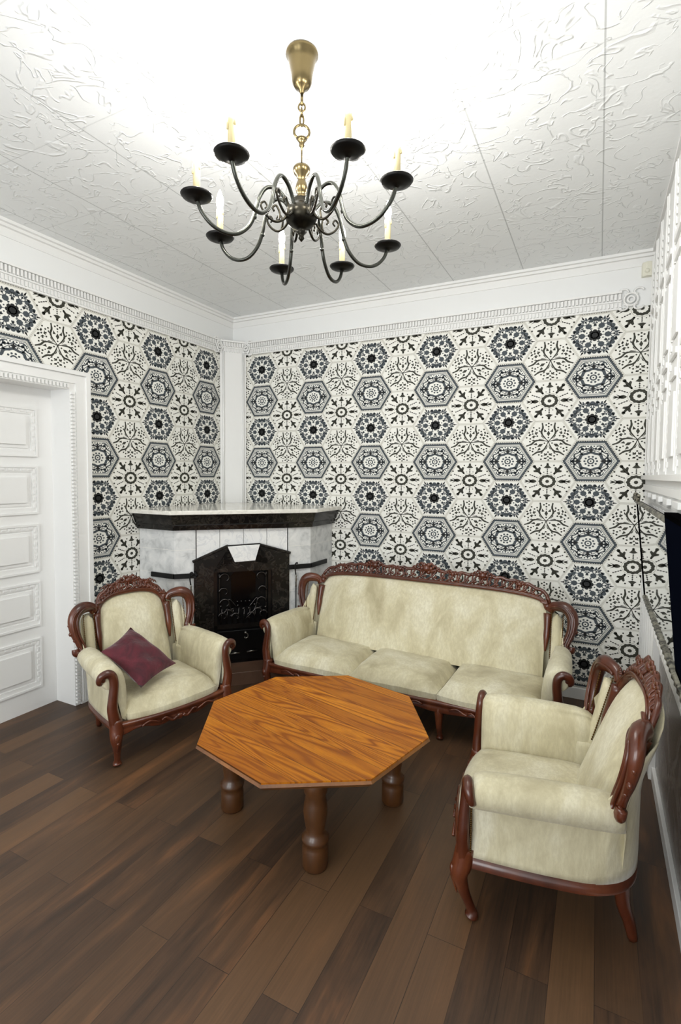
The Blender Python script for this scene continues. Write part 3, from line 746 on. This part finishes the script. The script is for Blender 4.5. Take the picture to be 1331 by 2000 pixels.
        q.grid(rows); q.build('arm', VELVET, T)
        # wooden arm post with scroll + leg
        q = MB()
        pts = spline([(.425, .10, .538), (.442, .088, .528), (.452, .078, .546), (.440, .070, .572), (.410, .064, .582), (.385, .060, .56), (.378, .056, .51), (.386, .052, .44), (.392, .050, .38), (.384, .048, .32), (.372, .050, .26)], 5)
        n = len(pts)
        rr = [.012+.014*min(i/(n*.3), 1)+(.010*max((i/n-.6)/.4, 0)) for i in range(n)]
        q.tube([(s_*(x+Wd), y, z) for x, y, z in pts], rr, 10, flat=((0, 1, 0), .8))
        q.tube([(s_*(x+Wd+.0), y-.014, z) for x, y, z in pts[6:]], [.007]*len(pts[6:]), 6)
        q.ball((s_*(.436+Wd), .076, .548), .017, 10)
        post = q.build('arm_post', MAHOG, T)
        q = MB()
        pts = spline([(.372, .055, .30), (.372, .048, .24), (.378, .036, .19), (.368, .052, .12), (.358, .078, .05), (.356, .085, .022), (.356, .082, 0.008)], 5); n = len(pts)
        rr = [.036, .037, .038, .039, .04, .04, .04, .039, .038, .036, .034, .032, .029, .027, .025, .023, .021, .020, .019, .018, .018, .018, .019, .021, .023, .025, .026, .027, .027, .026, .022][:n]
        q.tube([(s_*(x+Wd), y, z) for x, y, z in pts], rr, 10)
        q.ball((s_*(.380+Wd), .010, .205), .02, 8, sc=(1, .6, 1.4)); q.tube([(s_*(.378+Wd), .008+.02*k/6, .18-.012*k) for k in range(7)], [.009-.001*k for k in range(7)], 6)
        q.build('leg', MAHOG, T)
        q = MB()
        pts = spline([(.27, .62, .25), (.265, .63, .15), (.255, .655, .07), (.25, .67, 0.006)], 4)
        q.tube([(s_*(x+Wd), y, z) for x, y, z in pts], [.03-.012*i/(len(pts)-1) for i in range(len(pts))], 8)
        q.build('leg', MAHOG, T)
        # wing strip of cloth between stile and ear
        q = MB(); rows = []
        for j in range(13):
            t = j/12; z = .46+t*.335; hwid = .040*sqrt(max(1-max((t-.8)/.2, 0)**2, 0.001)); xc = .318
            rows.append([(s_*(Wd+xc+hwid*k/3), yb(Wd+xc, z)-.006-.032*(1-(k/3)**2), z) for k in range(-3, 4)])
        q.grid(rows); q.build('wing_pad', VELVET, T, solid=.012)
        # stile + ear
        q = MB()
        st = [(hw+.012, z) for z in [.535+.025*k for k in range(11)]]
        q.tube([(s_*(x+.006*sin((z-.535)*9)), yb(x, z)-.024, z) for x, z in st], [.007+.015*min(k/4, 1)+.002*max(k-6, 0) for k in range(11)], 8)
        ear = spline([(.262, .80), (.285, .835), (.325, .85), (.368, .848), (.402, .82), (.418, .77), (.412, .70), (.392, .64), (.378, .60), (.392, .572), (.415, .575), (.416, .598)], 5); n = len(ear)
        rr = [.026+.014*sin(min(i/(n*.62), 1)*pi)+0 for i in range(n)]; rr = [max(r_, .027-.015*max((i/n-.8)/.2, 0)) for i, r_ in enumerate(rr)]
        q.tube([(s_*(x+Wd), yb(x+Wd, z)-.018, z) for x, z in ear], rr, 10, flat=((0, 1, 0), .75))
        q.tube([(s_*(x+Wd+.012), yb(x+Wd, z)-.044, z) for x, z in ear[8:44]], [.008]*36, 6)
        q.tube([(s_*(x+Wd-.014), yb(x+Wd, z)-.044, z) for x, z in ear[4:44]], [.006]*40, 6)
        for (x, z, r_) in ((.43, .795, .016), (.44, .755, .014), (.436, .70, .015), (.415, .655, .013), (.352, .872, .014), (.30, .862, .014), (.40, .585, .018), (.408, .84, .013)):
            q.ball((s_*(x+Wd), yb(x+Wd, z)-.02, z), r_, 8, sc=(1.3, .8, 1.1))
        q.build('back_frame', MAHOG, T)
        # brass nails
        for wch in range(3):
            q = MB(); pts = []
            for k in range(27):
                z = .50+.0118*k
                if wch == 0: pts.append((s_*(Wd+.280), yb(Wd+.28, z)-.032, z))
                if wch == 1 and z > .60: pts.append((s_*(Wd+.357), yb(Wd+.36, z)-.03, z))
                if wch == 2: pts.append((s_*(Wd+.396), .078, .30+.0075*k))
            q.tube(pts, .0018, 6)
            for p_ in pts: q.ball(p_, .0045, 6)
            q.build('nail_trim', NAIL, T)
    # -- crest rail along the top of the back
    q = MB(); N = 64 if big else 36
    ous = [-1+2*k/N for k in range(N+1)]
    ch = (lambda u: .035+.042*max(1-abs(u)**2.2, 0)) if not big else (lambda u: .042+.046*max(1-abs(u)**6, 0))
    low = []; upr = []
    for u in ous:
        uu = math.copysign(abs(u)**.75, u) if not big else math.copysign(abs(u)**.85, u)
        z = ztop(uu*.9995); x = uu*(hw+.008); low.append((x, z)); h = ch(uu)
        upr.append((x*(1+.02), z+h+.006*cos(uu*(22 if not big else 60))))
    q.tube([(x, yb(x, z)-.022, z+.006) for x, z in low], .0165, 8)
    q.tube([(x, yb(x, z)-.036, z+.016) for x, z in low], .006, 6)
    q.tube([(x, yb(x, z)-.016, z) for x, z in upr], .013, 8)
    k = 1; step = 3
    i = 2
    while i < N-2:                                        # pierced scrollwork between the rims
        (xa, za), (xb, zb) = low[i], upr[min(i+2, N)]; (xc_, zc_) = upr[max(i-1, 0)]
        q.tube(spline([(xa, yb(xa, za)-.02, za+.01), ((xa+xb)/2+.012, yb(xa, za)-.024, (za+zb)/2), (xb, yb(xb, zb)-.018, zb)], 4), .0075, 6)
        q.tube(spline([(xa, yb(xa, za)-.02, za+.01), ((xa+xc_)/2-.01, yb(xa, za)-.024, (za+zc_)/2+.004), (xc_, yb(xc_, zc_)-.018, zc_)], 4), .0065, 6)
        if i % 2 == 0: q.ball((xa, yb(xa, za)-.026, (za*.5+zb*.5)), .011, 8, sc=(1.4, .8, 1))
        i += 2
    def orn(x, z, s0):
        y = yb(x, z)-.028
        q.ball((x, y, z), .022*s0, 10, sc=(1.2, .7, 1))
        for a in range(6): q.ball((x+.028*s0*cos(a*pi/3), y+.004, z+.024*s0*sin(a*pi/3)), .014*s0, 8, sc=(1.2, .7, 1))
        for s_ in (-1, 1):
            for r0_ in range(3):
                q.tube([(x+s_*(.02+.022*r0_+.03*j/8)*s0, y+.004, z+(.018-.012*r0_+.014*sin(j*.5))*s0) for j in range(9)], [.010*s0*(1-j/12) for j in range(9)], 6)
    if big:
        for x in (-.45, 0, .45): zz = ztop(x/hw); orn(x, zz+ch(x/hw)+(.012 if x == 0 else .002), 1.35 if x == 0 else 1.1)
        for x in (-.72, -.22, .22, .72): zz = ztop(x/hw); orn(x, zz+ch(x/hw)-.01, .7)
    else:
        orn(0, zc+.082, 1.0)
        for x in (-.13, .13): orn(x, ztop(x/hw)+ch(x/hw)-.004, .8)
    for s_ in (-1, 1):                                    # leaf where crest meets the ear
        x = s_*(hw+.01); z = .83; q.ball((x, yb(x, z)-.03, z), .024, 10, sc=(1, .7, 1.2))
        for j in range(4): q.tube([(x-s_*(.01+.012*j)*k/6, yb(x, z)-.036, z+.02+.03*k/6-.006*j*k/6) for k in range(7)], [.011-.001*k for k in range(7)], 6)
    q.build('crest_rail', MAHOG, T)
    if big:                                               # middle front legs
        for x in (-.345, .345):
            q = MB(); q.tube(spline([(x, .055, .235), (x, .045, .19), (x, .05, .10), (x, .075, .03), (x, .07, .006)], 4), [.026, .028, .03, .03, .03, .028, .025, .023, .021, .02, .019, .019, .02, .022, .024, .024, .02], 8); q.build('leg', MAHOG, T)
    return T
sofa = make_seat('sofa', 'three seat cream velvet sofa with carved mahogany frame along the patterned wall', 'sofa', (2.269, -1.191), -.029, .675, 3)
chL = make_seat('armchair', 'cream velvet armchair with carved frame holding a burgundy cushion, beside the white door', 'armchair', (1.178, -2.018), 1.256, 0, 1, 'carved armchairs of the suite')
chR = make_seat('armchair', 'cream velvet armchair seen side on with its back to the television, nearest the viewer', 'armchair', (2.977, -2.069), -1.436, 0, 1, 'carved armchairs of the suite')

# burgundy pillow lying across the left armchair: four corners in the chair's frame
def chair_pt(px_, py_, pz_, base=(1.178, -2.018), t=1.256): return Vector((base[0]+cos(t)*px_-sin(t)*py_, base[1]+sin(t)*px_+cos(t)*py_, pz_))
PC = dict(top=(-.118, .46, .69), left=(-.345, .37, .60), bottom=(-.235, .04, .435), right=(.085, .22, .455))
def pillow():
    A, B_, C_, D_ = [chair_pt(*PC[k]) for k in ('left', 'top', 'right', 'bottom')]
    nrm = (B_-D_).cross(A-C_).normalized()
    c = (A+B_+C_+D_)/4
    if nrm.z < 0: nrm = -nrm
    t = bpy.data.objects.new('throw_pillow', None)
    q = MB(); n = 14
    for sd in (1, -1):
        rows = []
        for j in range(n+1):
            v = j/n; row = []
            for i in range(n+1):
                u = i/n; p = A*(1-u)*(1-v)+B_*u*(1-v)+C_*u*v+D_*(1-u)*v
                e = (max(1-abs(2*u-1)**2.2, 0)*max(1-abs(2*v-1)**2.2, 0))**.5
                pin = .015*(sin(pi*u)*(1-2*v)*(abs(2*v-1)**3)) ; p = p+(C_+D_-A-B_).normalized()*pin
                pin2 = .015*(sin(pi*v)*(1-2*u)*(abs(2*u-1)**3)); p = p+(B_+C_-A-D_).normalized()*pin2
                w = .006*sin(12*u+5*v)*e+.005*sin(15*v-9*u)*e
                row.append(tuple(p-c+nrm*(.06*e*sd+w)))
            rows.append(row)
        q.grid(rows)
    o = q.build('throw_pillow', BURG); o.location = c+nrm*.03
    o['label'] = 'square burgundy velvet cushion lying on the armchair beside the door'; o['category'] = 'cushion'
pillow()

# ------------------------------------------------------------ chandelier
CX, CY = 2.433, -2.614
ch_ = thing('chandelier', 'eight armed bronze and brass chandelier with candle bulbs hanging from the ceiling', 'chandelier', (CX, CY, H))
def Z(z): return z-H
b = MB(); b.lathe([(.056, 0), (.062, -.006), (.063, -.016), (.054, -.024), (.050, -.05), (.041, -.09), (.038, -.118), (.028, -.134), (.012, -.142), (.008, -.155), (.002, -.158)], seg=32); b.build('canopy', BRASS, ch_)
b = MB()
b.tube([(0, 0, -.155), (0, 0, -.20)], .006, 8)
def link(z0, z1, ang, w=.013, r=.0035):
    c = (z0+z1)/2; h = (z1-z0)/2
    return [(w*cos(a)*cos(ang), w*cos(a)*sin(ang), c+h*sin(a)) for a in [2*pi*k/16 for k in range(16)]]
b.tube(link(-.222, -.192, .5), .004, 6, closed=True); b.tube(link(-.242, -.212, 2.0), .004, 6, closed=True); b.tube(link(-.278, -.234, .6, .007), .004, 6, closed=True)
b.tube([(.03*cos(a)*cos(.55), .03*cos(a)*sin(.55), -.300+.027*sin(a)) for a in [2*pi*k/20 for k in range(20)]], .005, 8, closed=True)
b.build('chain', BRASS, ch_)
b = MB(); b.lathe([(.004, -.322), (.022, -.326), (.015, -.334), (.009, -.345), (.011, -.352), (.003, -.362), (.003, Z(2.955)), (.030, Z(2.953)), (.034, Z(2.945)), (.030, Z(2.928)), (.020, Z(2.918)), (.019, Z(2.912)), (.013, Z(2.905)), (.020, Z(2.89)), (.024, Z(2.872)), (.020, Z(2.855)), (.014, Z(2.846)), (.020, Z(2.84)), (.016, Z(2.832)), (.018, Z(2.815))], seg=24, lobes=0)
b.build('column', BRASS, ch_)
b = MB(); b.lathe([(.02, Z(2.835)), (.034, Z(2.828)), (.030, Z(2.815)), (.048, Z(2.80)), (.062, Z(2.785)), (.066, Z(2.765)), (.060, Z(2.745)), (.04, Z(2.725)), (.018, Z(2.715)), (.014, Z(2.71)), (.022, Z(2.705)), (.012, Z(2.695)), (.009, Z(2.688)), (.012, Z(2.68)), (.002, Z(2.668))], seg=32)
b.build('bowl', BRONZE, ch_)
ARMS = [(-92.8, .404, 2.776), (-131.2, .399, 2.752), (-170.3, .361, 2.721), (134.4, .403, 2.702), (92.6, .393, 2.706), (55.7, .408, 2.73), (-7.0, .42, 2.761), (-37.5, .409, 2.78)]
prof = spline([(.052, 2.785), (.070, 2.815), (.095, 2.84), (.13, 2.85), (.16, 2.835), (.185, 2.79), (.20, 2.735), (.225, 2.685), (.27, 2.650), (.32, 2.645), (.37, 2.662), (.41, 2.70), (.43, 2.745)], 5)
brk = spline([(.058, 2.765), (.085, 2.735), (.12, 2.725), (.155, 2.745), (.175, 2.775), (.16, 2.79), (.148, 2.775), (.158, 2.765)], 5)
brk2 = spline([(.10, 2.73), (.095, 2.76), (.11, 2.785), (.125, 2.775), (.118, 2.762)], 5)
def chand_arm(k):
    a = radians(ARMS[k][0]); ca, sa = cos(a), sin(a); fr_, dzz = ARMS[k][1]/.43, ARMS[k][2]-2.745
    T_ = lambda r, z: (r*fr_*ca, r*fr_*sa, Z(z)+dzz*min(max((r-.06)/.37, 0), 1))
    q = MB(); q.tube([T_(r, z) for r, z in prof], [.0075]*len(prof), 8); q.ball(T_(.20, 2.725), .009, 8)
    A_ = q.build('arm', ARMM, ch_)
    q = MB(); q.tube([T_(r, z) for r, z in brk], [.0055-.00006*i for i in range(len(brk))], 6); q.tube([T_(r, z) for r, z in brk2], [.0045]*len(brk2), 6)
    q.build('scroll_bracket', BRONZE, A_)
    c = T_(.43, 2.745)
    q = MB(); q.lathe([(.006, -.012), (.012, -.006), (.03, -.004), (.052, .004), (.058, .012), (.056, .0145), (.03, .006), (.012, .006), (.002, .007)], c, 28); q.build('drip_pan', PANM, A_)
    q = MB(); q.lathe([(.012, .004), (.017, .008), (.018, .024), (.012, .026)], c, 18); q.build('candle_cup', STEEL, A_)
    q = MB(); q.lathe([(.0125, .024), (.0125, .10), (.0145, .108), (.0145, .120), (.010, .124), (.004, .124)], c, 16)
    for d in (0, 2.1, 4.3): q.tube([(c[0]+.013*cos(d), c[1]+.013*sin(d), c[2]+.12), (c[0]+.0145*cos(d), c[1]+.0145*sin(d), c[2]+.10-.008*d/2)], [.003, .004], 6)
    q.build('candle_sleeve', CANDLE, A_)
    q = MB(); q.lathe([(.008, .122), (.0125, .134), (.0155, .150), (.013, .170), (.007, .188), (.002, .200)], c, 14); q.build('bulb', BULB, A_)
    l = bpy.data.lights.new('bulb light', 'POINT'); l.energy = BULB_W; l.color = (1, .98, .94); l.shadow_soft_size = .02
    o = bpy.data.objects.new('bulb_light', l); COL.objects.link(o); o.parent = A_; o.location = (c[0]*1.0, c[1]*1.0, c[2]+.225)
for k in range(8): chand_arm(k)

# ------------------------------------------------------------ mirror, television, sensor on the right
mr = thing('wall_mirror', 'large silver edged mirror leaning forward on the right wall behind the television', 'mirror', (3.80, -1.35, .95))
def MP(y, s, d):      # y along the wall, s up the tilted plane 0..1, d off the plane (towards the room)
    return (3.812-.065*s-d-3.80, y+1.35, .95+.64*s-.95)
b = MB(); b.slab([MP(-.43, .02, 0), MP(-2.35, .02, 0), MP(-2.35, .98, 0), MP(-.43, .98, 0)], (-.004, 0, 0)); b.build('glass', MIRR, mr, smooth=False)
b = MB(); b.slab([MP(-.41, 0, -.012), MP(-2.37, 0, -.012), MP(-2.37, 1, -.012), MP(-.41, 1, -.012)], (.010, 0, 0))
b.tube([MP(-.41, 0, .0), MP(-.41, 1, .0)], .009, 4); b.build('backing', TVB, mr, smooth=False)
b = MB()
b.tube([MP(-.41-.04*k, 0, .004+.003*(k % 2)) for k in range(49)], [.012+.003*(k % 2) for k in range(49)], 6)
b.tube([MP(-.41-.04*k, 1, .004+.003*(k % 2)) for k in range(49)], [.010+.004*(k % 2) for k in range(49)], 6)
for k in range(9): b.ball(MP(-.36-.05*k, 1.03+.02*(k % 3), .012), .024-.001*k, 8, sc=(.7, 1.3, .8))
b.build('frame', SILVER, mr)
tv = thing('television', 'flat black television on the right wall in front of the mirror', 'television', (3.74, -3.0, 1.13))
def TP(y, s, d): return (3.748-.048*s-d-3.74, y+3.0, .51*s)
b = MB(); b.slab([TP(-2.45, 0, -.035), TP(-3.42, 0, -.035), TP(-3.42, 1, -.035), TP(-2.45, 1, -.035)], (-.037, 0, 0)); b.build('case', TVB, tv, smooth=False)
b = MB(); b.slab([TP(-2.475, .05, .0025), TP(-3.395, .05, .0025), TP(-3.395, .97, .0025), TP(-2.475, .97, .0025)], (-.002, 0, 0)); b.build('screen', TVS, tv, smooth=False)
b = MB(); b.box((.035, -.15, .15), (.118, .15, .38)); b.build('wall_mount', IRONB, tv, smooth=False)
sn = MB(); sn.prism([(3.74, 0), (3.745, -.035), (3.77, -.05), (3.805, -.045), (3.812, 0)], 3.20, 3.30); sn.ball((3.775, -.045, 3.235), .018, 10)
so = sn.build('motion_sensor', SENSOR, None, bevel=.004, smooth=False)
so['label'] = 'small ivory plastic motion sensor high in the corner under the ceiling'; so['category'] = 'sensor'
